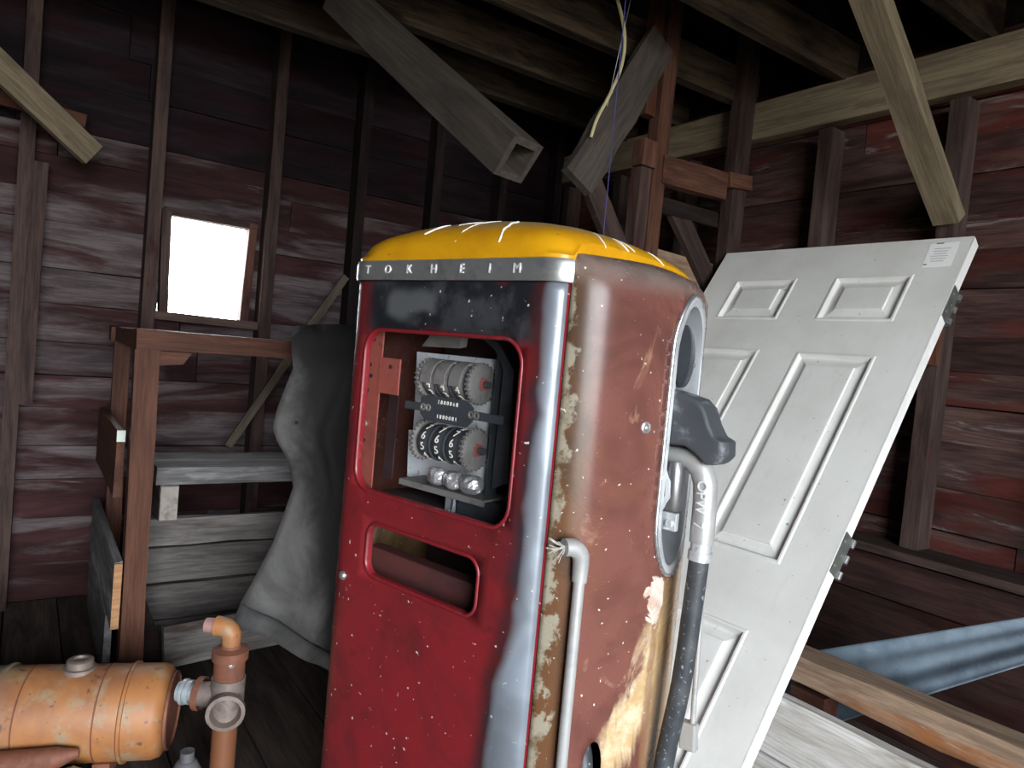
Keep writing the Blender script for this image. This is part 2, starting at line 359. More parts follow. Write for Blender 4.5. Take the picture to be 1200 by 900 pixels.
c = g.mix(g.mr(yy, -.188, -.206), c, g.mix(g.mr(n1, .4, .6), (.105, .048, .022), (.06, .032, .018)))
c = g.mix(g.mr(g.math('ADD', yy, g.math('MULTIPLY', g.math('SUBTRACT', n3, .5), .05)), -.2150, -.2195), c, g.mix(g.mr(n3, .45, .6), (.23, .205, .155), (.13, .10, .06)))
c = g.mix(g.mr(Z, 1.27, 1.315, 0, .85), c, g.mix(g.mr(n3, .4, .7), (.17, .13, .115), (.12, .09, .08)))
# ochre worn metal in a slanting band low on the panel
dd = g.math('ADD', g.math('SUBTRACT', Z, .62), g.math('MULTIPLY', g.math('ADD', Y, .045), -2.6))
nd = g.math('ADD', dd, g.math('MULTIPLY', g.math('SUBTRACT', n2, .5), .42))
och = g.math('MULTIPLY', g.mr(g.math('ABSOLUTE', nd), .13, .04), g.math('MULTIPLY', g.mr(Z, .80, .74), g.mr(Y, -.15, -.11)))
c = g.mix(och, c, g.mix(g.mr(n3, .35, .65), (.40, .27, .13), (.56, .46, .32)))
rim = g.math('MULTIPLY', g.mr(Y, -.035, -.012), g.mr(Z, .80, .77)); c = g.mix(g.math('MULTIPLY', rim, .85), c, g.mix(g.mr(n2, .35, .65), (.27, .155, .07), (.34, .22, .10)))
cr = g.math('MULTIPLY', g.mr(g.math('ABSOLUTE', g.math('SUBTRACT', yy, -.028)), .016, .006), g.mr(Z, .79, .76)); c = g.mix(g.math('MULTIPLY', cr, .7), c, (.20, .10, .05))
n5 = g.math('SUBTRACT', g.noise(g.obj, 26, 5, .6, .8), .5)
cy = g.math('DIVIDE', g.math('ADD', Y, .035), .026); cz_ = g.math('DIVIDE', g.math('SUBTRACT', Z, .752), .040)
cd2 = g.math('ADD', g.math('ADD', g.math('MULTIPLY', cy, cy), g.math('MULTIPLY', cz_, cz_)), g.math('MULTIPLY', n5, 4.5))
c = g.mix(g.mr(cd2, 1.0, .8, 0, .9), c, g.mix(g.mr(n3, .45, .6), (.62, .54, .48), (.48, .36, .29)))
c = g.mix(g.math('MULTIPLY', g.mr(g.noise(g.obj, 110, 2, .5), .72, .745), .8), c, (.75, .68, .62))
g.bump(n1, .10, .004)
M['side'] = g.fin(c, g.mr(n1, .3, .7, .24, .33), 0.0, .33)
M['cap'] = None
g = G('yellow_cap_paint'); X, Y, Z = g.xyz(g.obj)[0:3]; n1 = g.noise(g.obj, 7, 7, .65); n2 = g.noise(g.obj, 40, 4, .6)
c = g.mix(g.mr(n1, .4, .7), (.62, .30, .006), (.50, .225, .005))
c = g.mix(g.mr(g.math('ADD', Z, g.math('MULTIPLY', n1, .03)), 1.388, 1.418, 0, .8), c, g.mix(n1, (.42, .35, .20), (.27, .20, .10)))
c = g.mix(g.mr(n2, .66, .72, 0, .8), c, (.22, .12, .03))
M['cap'] = g.fin(c, .38)
M['chrome'] = paint('worn_chrome', (.66, .67, .68), (.45, .46, .48), .30, .85, 12, (.3, .3, .3))
M['alu'] = paint('dull_aluminium', (.62, .64, .66), (.48, .50, .52), .42, .55, 10, (.35, .35, .35))
M['band'] = paint('dull_band_metal', (.36, .365, .365), (.22, .225, .225), .34, .7, 14, (.42, .42, .42))
M['letter'] = paint('bright_letter_metal', (.85, .85, .85), (.6, .6, .6), .35, .4)
M['red'] = paint('red_rim_paint', (.19, .012, .018), (.12, .013, .016), .4, 0, 14, (.22, .10, .07), .5, .75)
M['redin'] = paint('faded_red_steel', (.26, .065, .05), (.19, .045, .035), .6, 0, 10, (.12, .04, .03))
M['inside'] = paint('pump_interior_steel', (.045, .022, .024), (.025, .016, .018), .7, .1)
M['plate'] = paint('pale_steel_plate', (.80, .86, .90), (.62, .67, .71), .5, .1, 8, (.25, .27, .28))
M['zinc'] = paint('dull_zinc', (.34, .37, .39), (.22, .24, .26), .5, .3, 14)
M['gmech'] = paint('dusty_grey_metal', (.20, .19, .185), (.12, .115, .11), .6, .25, 18)
M['dmech'] = paint('dark_blued_metal', (.055, .062, .072), (.035, .038, .045), .5, .3, 18)
M['digit'] = paint('cream_digit', (.72, .70, .64), (.55, .53, .48), .6)
M['foil'] = paint('crumpled_foil', (.72, .72, .74), (.40, .40, .42), .30, .7, 40, None, .4, .6, .8)
M['rubber'] = paint('black_hose_rubber', (.030, .034, .040), (.055, .06, .065), .55, 0, 20, (.35, .36, .36), .45, .7)
M['guard'] = paint('dusty_black_guard', (.055, .06, .068), (.30, .32, .34), .5, 0, 14, None, .52, .72)
M['silver'] = paint('silver_pipe_paint', (.42, .42, .415), (.31, .31, .31), .42, .35, 14, (.4, .38, .36))
M['black'] = paint('black_recess', (.008, .007, .008), (.012, .011, .012), .9)
M['string'] = paint('frayed_strand', (.6, .56, .5), None, .8)
# profiles
hs = .2755*SG; FL = hs-.05*math.sin(R(60)); FR = .05
def frontp(s, o=0.0):       # plan point on the front panel for signed run s, pushed out by o
    a = abs(s)
    if a <= FL: return (s, -D-o)
    t = (a-FL)/FR; x = FL+FR*math.sin(t)+o*math.sin(t); y = -D+FR*(1-math.cos(t))-o*math.cos(t); return (math.copysign(x, s), y)
FS = FL+FR*R(60)
def side_prof():
    P = [(hs, -D+.0265)]
    def arc(r, a, b, n):
        x, y = P[-1]
        for i in range(1, n+1):
            t = R(a+(b-a)*i/n); P.append((x+r*(math.sin(t)-math.sin(R(a))), y+r*(math.cos(R(a))-math.cos(t))))
    arc(.10, 20, 68, 12); x, y = P[-1]; L = .1165/math.sin(R(68)); P.append((x+L*math.cos(R(68)), y+L*math.sin(R(68)))); arc(.055, 68, 90, 8); P.append((P[-1][0], P[-1][1]+.030))
    k = P[-1][1]; P = [(a, b-k*(b+D)/(k+D)) for a, b in P]      # make the middle fall on y = 0
    return P+[(a, -b) for a, b in P[::-1][1:]]
SP = side_prof(); SLn = [0]
for i in range(1, len(SP)): SLn.append(SLn[-1]+math.hypot(SP[i][0]-SP[i-1][0], SP[i][1]-SP[i-1][1]))
ST = SLn[-1]
def sidexy(s):
    s = max(0, min(ST, s)); i = 1
    while i < len(SLn)-1 and SLn[i] < s: i += 1
    t = (s-SLn[i-1])/(SLn[i]-SLn[i-1]); a, b = SP[i-1], SP[i]; p = V((a[0]+(b[0]-a[0])*t, a[1]+(b[1]-a[1])*t)); d = V((b[0]-a[0], b[1]-a[1])).normalized(); return p, V((d.y, -d.x))
ZS = 1.283
def sidept(s, q, o=0.0, sg=1):
    p, n = sidexy(s)
    if q <= ZS: r = V((p.x+n.x*o, p.y+n.y*o, q))
    else:
        f = min(1, (q-ZS)/.082)*math.pi/2; top = V((min(p.x, .262)-.004, p.y*.97)); k = 1-math.cos(f); ztop = 1.332+.015*(1-(p.y/D)**2)
        r = V((p.x+(top.x-p.x)*k+n.x*o*math.cos(f), p.y+(top.y-p.y)*k+n.y*o*math.cos(f), ZS+(ztop-ZS)*math.sin(f)+o*math.sin(f)))
    return (r.x*sg, r.y, r.z)
# front panel
H1 = rrect(-.205, .200, .865, 1.183, .042); H2 = rrect(-.150, .146, .700, .800, .026)
outer = densify([(-FS, .03), (FS, .03), (FS, 1.284), (-FS, 1.284)], .03)
fp = lambda s, z: (frontp(s)[0], frontp(s)[1], z)
sheet(outer, [H1, H2], .022, .045, fp).build('front_panel', M['front'], pump, True, solid=.0025, angle=60)
for H in (H1, H2):
    b = MB(); P = densify(H, .02); n = len(P); cx = sum(p[0] for p in P)/n; cz = sum(p[1] for p in P)/n; vs_ = []
    prof = [(.006, .0003), (.0055, .0022), (.002, .0032), (-.0005, .0015), (-.001, -.005), (-.001, -.012)]
    for i, p in enumerate(P):
        a, c_ = V(P[i-1]), V(P[(i+1) % n]); t = (c_-a).normalized(); nr = V((t.y, -t.x))
        for d, h in prof: vs_.append((p[0]+nr.x*d, -D-h, p[1]+nr.y*d))
    k = len(prof); fs = [(i*k+j, ((i+1) % n)*k+j, ((i+1) % n)*k+j+1, i*k+j+1) for i in range(n) for j in range(k-1)]
    b.add(vs_, fs).build('opening_rim', M['red'], pump, True, angle=70)
# back panel (mirror of the front without openings)
sheet(outer, [], .04, .08, lambda s, z: (frontp(s)[0], -frontp(s)[1], z)).build('back_panel', M['front'], pump, True, angle=60)
# base and inner chassis
MB().ext([frontp(s, -.012) for s in [FS*k/8 for k in range(-8, 9)]]+[(p[0], -p[1]) for p in [frontp(s, -.012) for s in [FS*k/8 for k in range(8, -9, -1)]]], lambda a, b: (a, b, 0), lambda a, b: (a, b, .035)).build('base_plinth', M['inside'], pump)
MB().box((0, .02, .66), (.50, .004, 1.24)).build('inner_bulkhead', M['inside'], pump)
MB().box((0, -.10, .84), (.46, .20, .004)).build('inner_shelf', M['inside'], pump)
# side panels, the right one with nozzle recess and hose hole
SM = ST/2; RW, RZ0, RZ1 = .056, .793, 1.290
def stad(w, z0, z1, n=14):
    P = []; rz = w*1.75
    for i in range(n+1): a = math.pi*i/n; P.append((SM+w*math.cos(a), z1-rz+rz*math.sin(a)))
    for i in range(n+1): a = math.pi+math.pi*i/n; P.append((SM+w*math.cos(a), z0+rz*1.1+rz*1.1*math.sin(a)))
    return P
REC = densify(stad(RW, RZ0, RZ1), .02)
HOL = [(.118+.021*math.cos(2*math.pi*i/20), .470+.050*math.sin(2*math.pi*i/20)) for i in range(20)]
rc = [(.035-.035*math.sin(R(a)), 1.365-.05+.05*math.cos(R(a))) for a in (0, 22, 45, 67, 90)]
so = densify([(0, .03), (ST, .03)]+[(ST-a, b_) for a, b_ in rc[::-1]]+rc, .03)
sheet(so, [REC, HOL], .016, .026, lambda s, q: sidept(s, q)).build('side_panel', M['side'], pump, True, solid=.003, angle=60)
sheet(so, [], .03, .05, lambda s, q: sidept(s, q, 0, -1)).build('side_panel', M['side'], pump, True, angle=60)
# recess pan and bright trim
rp = root('nozzle_recess'); rp.parent = pump
b = MB(); n = len(REC); rings = [(.80, .0025), (.77, -.006), (.72, -.030), (.66, -.050), (.52, -.060), (.3, -.064), (.12, -.065)]; vs_ = []
cz = (RZ0+RZ1)/2
for k, dp in rings:
    zk = 1-(1-k)*.35
    for s, q in REC: vs_.append(sidept(SM+(s-SM)*k, cz+(q-cz)*zk, dp))
fs = [(i*n+j, i*n+(j+1) % n, (i+1)*n+(j+1) % n, (i+1)*n+j) for i in range(len(rings)-1) for j in range(n)]+[tuple((len(rings)-1)*n+j for j in range(n))]
b.add(vs_, fs).build('recess_pan', paint('grey_recess_metal', (.30, .32, .335), (.20, .21, .22), .4, .4, 8), rp, True, angle=70)
MB().tube([sidept(s, q, .0015) for s, q in REC], .0040, 8, True).build('recess_trim', M['chrome'], rp, True, angle=80)
vs_ = []
for k, dp in ((1.0, .002), (.97, .0045), (.84, .0045), (.80, .002)): vs_ += [sidept(SM+(s-SM)*k, cz+(q-cz)*(1-(1-k)*.35), dp) for s, q in REC]
MB().add(vs_, [(i*n+j, i*n+(j+1) % n, (i+1)*n+(j+1) % n, (i+1)*n+j) for i in range(3) for j in range(n)]).build('recess_flange', M['alu'], rp, True, angle=50)
c0 = V(sidept(SM+.036, 1.185, -.026)); MB().ext([(.017*math.cos(2*math.pi*j/24), .058*math.sin(2*math.pi*j/24)) for j in range(24)], lambda a, c: c0+V((a, -.006, c)), lambda a, c: c0+V((a, .010, c))).build('spout_socket', M['dmech'], rp, bevel=.002)
for (s, q) in ((SM-RW*.80, 1.17), (SM+RW*.8, 1.17), (SM-RW*.82, 1.03), (SM-RW*.82, .86)): MB().lathe(sidept(s, q, -.010), (.9, -.3, 0), [(0, .005), (.003, .0045), (.005, .001)], 10).build('trim_screw', M['gmech'], rp, True)
p, nn = sidexy(.162); b = MB().lathe(sidept(.162, 1.057), (nn.x, nn.y, 0), [(0, .010), (.002, .010), (.003, .006), (.005, .005), (.006, .0005)], 16); b.build('panel_screw', M['chrome'], pump, True)
MB().lathe((-.219, -D, .675), (0, -1, 0), [(0, .0095), (.003, .0095), (.006, .007), (.008, .001)], 20).build('lock_button', M['chrome'], pump, True)
# name band with raised letters
S0 = FS; zb0, zb1 = 1.283, 1.321; N = 40
vs_ = []; prf = [(0, zb0), (.006, zb0), (.0075, zb0+.005), (.0075, zb1-.006), (.0055, zb1), (0, zb1)]
for i in range(N+1):
    s = -S0+2*S0*i/N
    for o, zz in prf: q = frontp(s, o); vs_.append((q[0], q[1], zz))
k = len(prf); fs = [(i*k+j, (i+1)*k+j, (i+1)*k+j+1, i*k+j+1) for i in range(N) for j in range(k-1)]+[tuple(range(k)), tuple(N*k+j for j in range(k))]
band = MB().add(vs_, fs).build('name_band', M['band'], pump, True, angle=35)
for ch, xx in zip('TOKHEIM', (-.209, -.148, -.086, -.019, .053, .119, .180)):
    me = textmesh(ch, .024, .0012); link('letter', me, M['letter'], band, mtx=Matrix.Translation((xx, -D-.0083, 1.3025))@Matrix.Rotation(R(90), 4, 'X'))
# yellow crown
def crown(x, y):
    d8 = abs(x/.276)**8+abs(y/.2525)**8; return 1.322+.043*max(0, 1-d8)**.42+.058*(1-min(1, abs(x/.30))**2.2)*(1-min(1, abs(y/.29))**2.2)
plan = [frontp(FS*k/14, .001) for k in range(-14, 15)]; plan = plan+[(.2645, -.2+.4*k/12) for k in range(0, 13)]+[(p[0], -p[1]) for p in plan[::-1]]+[(-.2645, .2-.4*k/12) for k in range(0, 13)]
b = MB(); vs_ = []; n = len(plan); rad = [1, .99, .97, .94, .88, .78, .64, .48, .3, .12]
vs_ += [(x, y, 1.315) for x, y in plan]
for k in rad: vs_ += [(x*k, y*k, crown(x*k, y*k)) for x, y in plan]
fs = [(i*n+j, i*n+(j+1) % n, (i+1)*n+(j+1) % n, (i+1)*n+j) for i in range(len(rad)) for j in range(n)]+[tuple(len(rad)*n+j for j in range(n))]
cap = b.add(vs_, fs).build('top_cap', M['cap'], pump, True, angle=80)
M['drop'] = paint('bird_dropping', (.78, .76, .72), (.55, .52, .48), .9)
for (x0, y0, x1, y1, wd) in ((.13, -.262, .10, -.17, .007), (-.075, -.235, -.055, -.19, .006), (.02, -.25, .04, -.15, .004), (.265, -.13, .22, -.10, .006), (.265, -.05, .22, -.04, .007), (.265, .08, .235, .07, .004), (-.02, -.20, .0, -.16, .003), (.262, -.02, .225, -.02, .004)):
    pts = []
    for i in range(7):
        t = i/6; px, py = x0+(x1-x0)*t+random.uniform(-.003, .003), max(-.2505, y0+(y1-y0)*t); pts.append((px, py, crown(px, py)))
    MB().tube(pts, [wd*.36*(.45+.55*math.sin(2.4*i/6+.5)) for i in range(7)], 6).build('dropping_streak', M['drop'], cap, True)
# conduit with elbow on the corner
p, nn = sidexy(.053); o = V((p.x+nn.x*.017, p.y+nn.y*.017, 0)); tg = V((-.42, -.907, 0))
cdt = root('conduit'); cdt.parent = pump
MB().cyl(o+V((0, 0, .10)), o+V((0, 0, .83)), .0095, 16).build('pipe', M['silver'], cdt, True)
pts = [o+V((0, 0, .805)), o+V((0, 0, .835))]+[o+V((0, 0, .838))+tg*.024*(1-math.cos(R(a)))+V((0, 0, .024*math.sin(R(a)))) for a in (20, 40, 60, 80, 90)]+[o+V((0, 0, .862))+tg*.034]
MB().tube(pts, [.0125, .0135, .0145, .0148, .0148, .0148, .0145, .0145], 16).build('elbow', M['silver'], cdt, True)
b = MB(); e = o+V((0, 0, .862))+tg*.034
for i in range(22):
    d = (tg+V((random.uniform(-.9, .9), random.uniform(-.5, .5), random.uniform(-.9, .8)))).normalized(); l = random.uniform(.012, .03)
    b.tube([e-tg*.005, e+d*l*.5+V((0, 0, random.uniform(-.003, .003))), e+d*l], .0005, 4)
st = b.build('frayed_strands', M['string'], cdt); st['kind'] = 'stuff'
# rod at the back edge of the pump
rd = root('guide_rod'); rd.parent = pump
MB().cyl((.375, .16, .83), (.386, .16, .465), .0055, 12).build('rod', M['silver'], rd, True)
MB().box((.381, .16, .44), (.034, .022, .055), Matrix.Rotation(R(-4), 3, 'Y')).build('foot_block', M['silver'], rd, bevel=.004)
# ---- what shows through the openings
br = MB().box((-.212, -.221, 1.0), (.050, .003, .40)).box((-.238, -.205, 1.0), (.003, .034, .40)).build('angle_bracket', M['redin'], pump)
MB().box((-.160, -.222, 1.094), (.062, .004, .072)).build('cross_tab', M['redin'], br)
for (x, z) in ((-.213, 1.165), (-.219, 1.113), (-.213, 1.09), (-.222, 1.06), (-.22, .955), (-.155, 1.113)): MB().cyl((x, -.2235, z), (x, -.2255, z), .0042, 12).build('bolt_hole', M['black'], br)
MB().lathe((-.222, -.2225, .990), (0, -1, 0), [(0, .006), (.004, .006), (.006, .002)], 14).build('rivet', M['chrome'], br, True)
MB().box((-.245, -.13, .985), (.03, .004, .24)).build('inner_post', M['inside'], pump)
reg = root('register', (0, 0, 0)); reg.parent = pump
ry = -D+.14
b = MB(); b.ext([(-.206, 1.147), (.045, 1.147), (.045, .874), (-.204, .874), (-.212, .975), (-.198, .975), (-.198, 1.03), (-.2, 1.045)], lambda a, c: (a, ry, c), lambda a, c: (a, ry+.003, c)); b.build('back_plate', M['plate'], reg)
MB().ext([(.070, .90), (.108, .92), (.100, 1.13), (.055, 1.180), (.010, 1.187), (.050, 1.165), (.074, 1.13)], lambda a, c: (a, ry-.035, c), lambda a, c: (a, ry-.031, c)).box((.056, ry-.02, 1.02), (.004, .03, .27)).build('side_flange', M['dmech'], reg)
b = MB(); b.ext([(-.128, 1.160), (-.104, 1.186), (-.018, 1.186), (-.022, 1.162)], lambda a, c: (a, -D+.08, c), lambda a, c: (a, -D+.10, c+.004)); b.build('top_shade', M['gmech'], reg)
MB().box((-.03, -D+.105, .884), (.235, .075, .004)).box((-.03, -D+.068, .880), (.235, .003, .012)).build('tray', M['gmech'], reg)
def gear(x, z, r, th):
    P = []; nt = 26
    for i in range(nt*4):
        a = 2*math.pi*i/(nt*4); rr = r if i % 4 < 2 else r*.88; P.append((rr*math.cos(a), rr*math.sin(a)))
    b = MB().ext(P, lambda a, c: (x-th/2, yd+a, z+c), lambda a, c: (x+th/2, yd+a, z+c)); b.cyl((x-th, yd, z), (x+th, yd, z), r*.32, 16)
    for k in range(3): a = 2*math.pi*k/3+.6; b.cyl((x-th*.6, yd+math.cos(a)*r*.58, z+math.sin(a)*r*.58), (x+th*.6, yd+math.cos(a)*r*.58, z+math.sin(a)*r*.58), r*.14, 10)
    return b
yd = -D+.088
for zc, rad_, lower in ((1.098, .040, False), (.972, .041, True)):
    gear(-.103, zc, rad_*1.02, .008).build('gear', M['gmech'], reg); gear(.035, zc, rad_*1.02, .008).build('gear', M['gmech'], reg)
    MB().cyl((-.115, yd, zc), (.06, yd, zc), .007, 12).build('axle', M['dmech'], reg, True)
    MB().lathe((.0395, yd, zc), (1, 0, 0), [(0, .012), (.006, .012), (.007, .002)], 14).build('axle_collar', M['redin'], reg, True)
    dm = []
    for i, xc in enumerate((-.075, -.036, .004)):
        MB().lathe((xc-.016, yd, zc), (1, 0, 0), [(0, .002), (0, rad_*.80), (.002, rad_*.84), (.030, rad_*.84), (.032, rad_*.80), (.032, .002)], 30).build('number_wheel', M['gmech' if not lower else 'dmech'], reg, True)
        MB().lathe((xc+.018, yd, zc), (1, 0, 0), [(0, .01), (0, rad_*.9), (.003, rad_*.9), (.003, .01)], 26).build('spacer_disc', M['dmech'], reg, True)
        b = MB()
        for k in range(10):
            a = 2*math.pi*k/10+(.25 if lower else -.30)+i*.07; me = textmesh(str((5-k) % 10), .023, .0006)
            mt = Matrix.Translation((xc, yd, zc))@Matrix.Rotation(a, 4, 'X')@Matrix.Translation((0, -rad_*.845, 0))@Matrix.Rotation(R(90), 4, 'X')
            b.add([mt@v.co for v in me.vertices], [tuple(p.vertices) for p in me.polygons]); bpy.data.meshes.remove(me)
        b.build('wheel_digits', M['digit'], reg)
        if not lower:
            b = MB(); vs_ = []
            for k in range(13):
                a = R(-12+k*14)
                for xo in (-.0165, .0125):
                    for rr in (rad_*.95, rad_*1.0): vs_.append((xc+xo, yd-math.cos(a)*rr, zc+math.sin(a)*rr))
            fs = []
            for k in range(12):
                q = k*4; fs += [(q, q+4, q+6, q+2), (q+1, q+3, q+7, q+5), (q, q+1, q+5, q+4), (q+2, q+6, q+7, q+3)]
            fs += [(0, 2, 3, 1), (48, 49, 51, 50)]
            b.add(vs_, fs).build('wheel_shroud', M['gmech'], reg)
b = MB(); b.ext([(-.074, 1.062), (-.058, 1.067), (.048, 1.067), (.064, 1.055), (.064, 1.030), (.050, 1.018), (-.058, 1.018), (-.074, 1.030)], lambda a, c: (a, -D+.040, c), lambda a, c: (a, -D+.044, c))
b.box((-.095, -D+.044, 1.042), (.045, .010, .015)).box((.098, -D+.044, 1.042), (.07, .010, .015)); cp = b.build('centre_plate', M['dmech'], reg)
for zc, t in ((1.0565, '1 8 8 0 8 6 8'), (1.029, '1 8 8 0 0 8 1')): link('counter_digits', textmesh(t, .0105, .0004), M['digit'], reg, mtx=Matrix.Translation((0, -D+.0395, zc))@Matrix.Rotation(R(90), 4, 'X'))
for xc in (-.066, -.052, .062, .076): MB().lathe((xc, -D+.041, 1.043), (0, -1, 0), [(0, .007), (.003, .007), (.003, .004), (.001, .003)], 14).build('plate_bolt', M['gmech'], reg, True)
for xc, sq in ((-.047, 1.0), (0.0, 1.1), (.046, 1.15)):
    b = MB(); vs_ = []; rows, cols = 7, 16
    for i in range(rows+1):
        f = math.pi*i/rows
        for k in range(cols):
            a = 2*math.pi*k/cols; rr = .022*sq*math.sin(f)**.6*(1+random.uniform(-.10, .10)); vs_.append((xc+rr*math.cos(a), -D+.075+rr*.8*math.sin(a), .908-.018*math.cos(f)))
    b.add(vs_, [(i*cols+k, i*cols+(k+1) % cols, (i+1)*cols+(k+1) % cols, (i+1)*cols+k) for i in range(rows) for k in range(cols)]); b.build('foil_knob', M['foil'], reg)
b = MB().box((-.018, -D+.09, .856), (.024, .006, .052)).tube([(0.0, -D+.082, .88), (.0, -D+.08, .855), (-.006, -D+.08, .838), (-.012, -D+.08, .846)], .0025, 8); b.build('lever_hook', M['zinc'], reg)
MB().box((.055, -D+.12, .855), (.11, .06, .05)).build('lower_block', M['dmech'], reg)
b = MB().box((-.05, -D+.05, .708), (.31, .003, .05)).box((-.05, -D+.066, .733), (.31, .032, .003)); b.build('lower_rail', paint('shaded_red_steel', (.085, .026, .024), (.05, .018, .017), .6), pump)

# ================================================================== NOZZLE AND HOSE (hangs in the recess)
noz = root('fuel_nozzle', (0, 0, 0), 0, 'silver fuel nozzle with black guard and black hose hanging in pump side recess', 'fuel nozzle')
noz.location = (PCX, PCY, 0); noz.rotation_euler = (0, 0, PRZ)
ny = -.012
def np_(x, z, dy=0): return V((x, ny+dy, z))
body = MB().tube([np_(.366, 1.008), np_(.395, 1.008), np_(.414, 1.003), np_(.428, .990), np_(.436, .970), np_(.439, .94), np_(.440, .90), np_(.440, .868)], [.016, .018, .020, .0205, .0205, .0205, .021, .0205], 20).build('nozzle_body', M['silver'], noz, True)
mt = Matrix.Translation((.4395, ny-.0205, .936))@Matrix.Rotation(R(6), 4, 'Z')@Matrix.Rotation(R(90), 4, 'X')@Matrix.Rotation(R(-90), 4, 'Z')
link('cast_lettering', textmesh('OPW  7', .024, .0016), M['letter'], body, mtx=mt)
gpoly = [(.358, 1.126), (.378, 1.123), (.418, 1.114), (.434, 1.100), (.446, 1.072), (.458, 1.053), (.474, 1.046), (.476, 1.020), (.466, 1.008), (.446, 1.003), (.430, 1.016), (.404, 1.030), (.358, 1.026)]
b = MB(); vs_ = []; ring = [(-.030, .86), (-.026, .97), (0, 1.0), (.026, .97), (.030, .86)]; gc = (.41, 1.06)
for dy, k in ring: vs_ += [np_(gc[0]+(x-gc[0])*k, gc[1]+(z-gc[1])*k, dy) for x, z in gpoly]
n = len(gpoly); b.add(vs_, [(i*n+j, i*n+(j+1) % n, (i+1)*n+(j+1) % n, (i+1)*n+j) for i in range(4) for j in range(n)]+[tuple(range(n)), tuple(4*n+j for j in range(n))]); b.build('hand_guard', M['guard'], noz, True, angle=35, bevel=.002)
MB().tube([np_(.36, 1.04), np_(.352, 1.10), np_(.345, 1.16), np_(.340, 1.20)], .013, 16).build('spout', M['alu'], noz, True)
MB().tube([np_(.384, 1.0, -.014), np_(.385, .985, -.014), np_(.386, .925, -.014), np_(.386, .916, -.014)], [.014, .0185, .0185, .016], 18).build('valve_cylinder', paint('dark_valve_steel', (.14, .14, .145), (.22, .22, .22), .35, .6), noz, True)
MB().tube([np_(.372, .985, -.03), np_(.383, .965, -.032), np_(.385, .94, -.032), np_(.372, .915, -.03)], .005, 8).build('trip_lever', M['alu'], noz, True)
MB().box(np_(.386, .896, -.018), (.030, .012, .032)).cyl(np_(.390, .893, -.022), np_(.390, .893, -.030), .007, 12).build('hinge_lug', M['alu'], noz, bevel=.002)
MB().tube([np_(.440, .870), np_(.440, .852)], .0175, 16).tube([np_(.440, .853), np_(.4395, .838)], .0205, 16).build('swivel_collar', M['alu'], noz, True)
def spline(P, n=8):
    P = [V(p) for p in P]; out = []
    for i in range(len(P)-1):
        a, b_, c_, d = P[max(0, i-1)], P[i], P[i+1], P[min(len(P)-1, i+2)]
        for k in range(n):
            t = k/n; out.append(.5*((2*b_)+(c_-a)*t+(2*a-5*b_+4*c_-d)*t*t+(-a+3*b_-3*c_+d)*t**3))
    return out+[P[-1]]
hp = [(.4395, ny, .848), (.437, ny, .77), (.430, ny, .618), (.414, ny, .475), (.405, ny-.01, .30), (.41, ny-.06, .10), (.43, -.14, .03), (.42, -.23, .10), (.375, -.20, .30), (.335, -.148, .44), (.308, -.125, .50), (.25, -.09, .53)]
MB().tube(spline(hp, 8), .0172, 16).build('hose', M['rubber'], noz, True)

# ================================================================== WHITE SIX-PANEL DOOR
W_, H_, T_ = .914, 2.03, .044
dr = V((.058, -.998, .002)); du_ = V((.577, .035, .816)); dy_ = V((.815, .046, -.578))
mm = Matrix((dr.normalized(), dy_.normalized(), du_.normalized())).transposed().to_4x4(); mm.translation = (1.206, 1.882, .003)
door = root('panel_door', mtx=mm, label='white six-panel door leaning back against the red wall beside the pump', cat='door')
M['door'] = None
g = G('grimy_white_door_paint'); n1 = g.noise(g.obj, 4, 7, .6); n2 = g.noise(g.obj, 70, 3, .5); n3 = g.noise(g.vmath('MULTIPLY', g.obj, (8, 8, 2)), 3, 6, .65)
Z = g.xyz(g.obj)[2]
c = g.mix(g.mr(n1, .35, .7), (.75, .75, .72), (.66, .655, .62)); c = g.mix(g.mr(n3, .55, .75, 0, .45), c, (.58, .57, .53)); c = g.mix(g.mr(n2, .70, .74, 0, .8), c, (.20, .17, .14))
M['door'] = g.fin(c, .55)
M['dooredge'] = paint('white_door_edge', (.82, .82, .80), (.74, .73, .70), .55)
pa, pb = .125, .386; zc = [H_-v for v in (1.83, 1.43, 1.232, .496, .358, .157)]
xs = [0, pa, pb, W_-pb, W_-pa, W_]; zs = [0]+zc+[H_]; b = MB()
vs_ = [(x, 0, z) for z in zs for x in xs]; fs = []
for j in range(len(zs)-1):
    for i in range(5):
        if not (i in (1, 3) and j in (1, 3, 5)): fs.append((j*6+i, j*6+i+1, (j+1)*6+i+1, (j+1)*6+i))
b.add(vs_, fs)
b.add([(0, T_, 0), (W_, T_, 0), (W_, T_, H_), (0, T_, H_)], [(0, 1, 2, 3)])
b.add([(0, 0, 0), (W_, 0, 0), (W_, T_, 0), (0, T_, 0)], [(0, 1, 2, 3)]); b.add([(0, 0, H_), (W_, 0, H_), (W_, T_, H_), (0, T_, H_)], [(0, 1, 2, 3)])
b.add([(0, 0, 0), (0, T_, 0), (0, T_, H_), (0, 0, H_)], [(0, 1, 2, 3)]); b.add([(W_, .002, 0), (W_, T_, 0), (W_, T_, H_), (W_, .002, H_)], [(0, 1, 2, 3)])
b.build('slab', M['door'], door)
MB().box((W_+.0012, T_/2, H_/2), (.003, T_-.004, H_-.004)).build('edge_strip', M['dooredge'], door)
prof = [(0, 0), (.004, .003), (.010, .003), (.014, -.004), (.019, -.010), (.026, -.0105), (.050, -.0045), (.0515, .0008), (.056, .0015)]
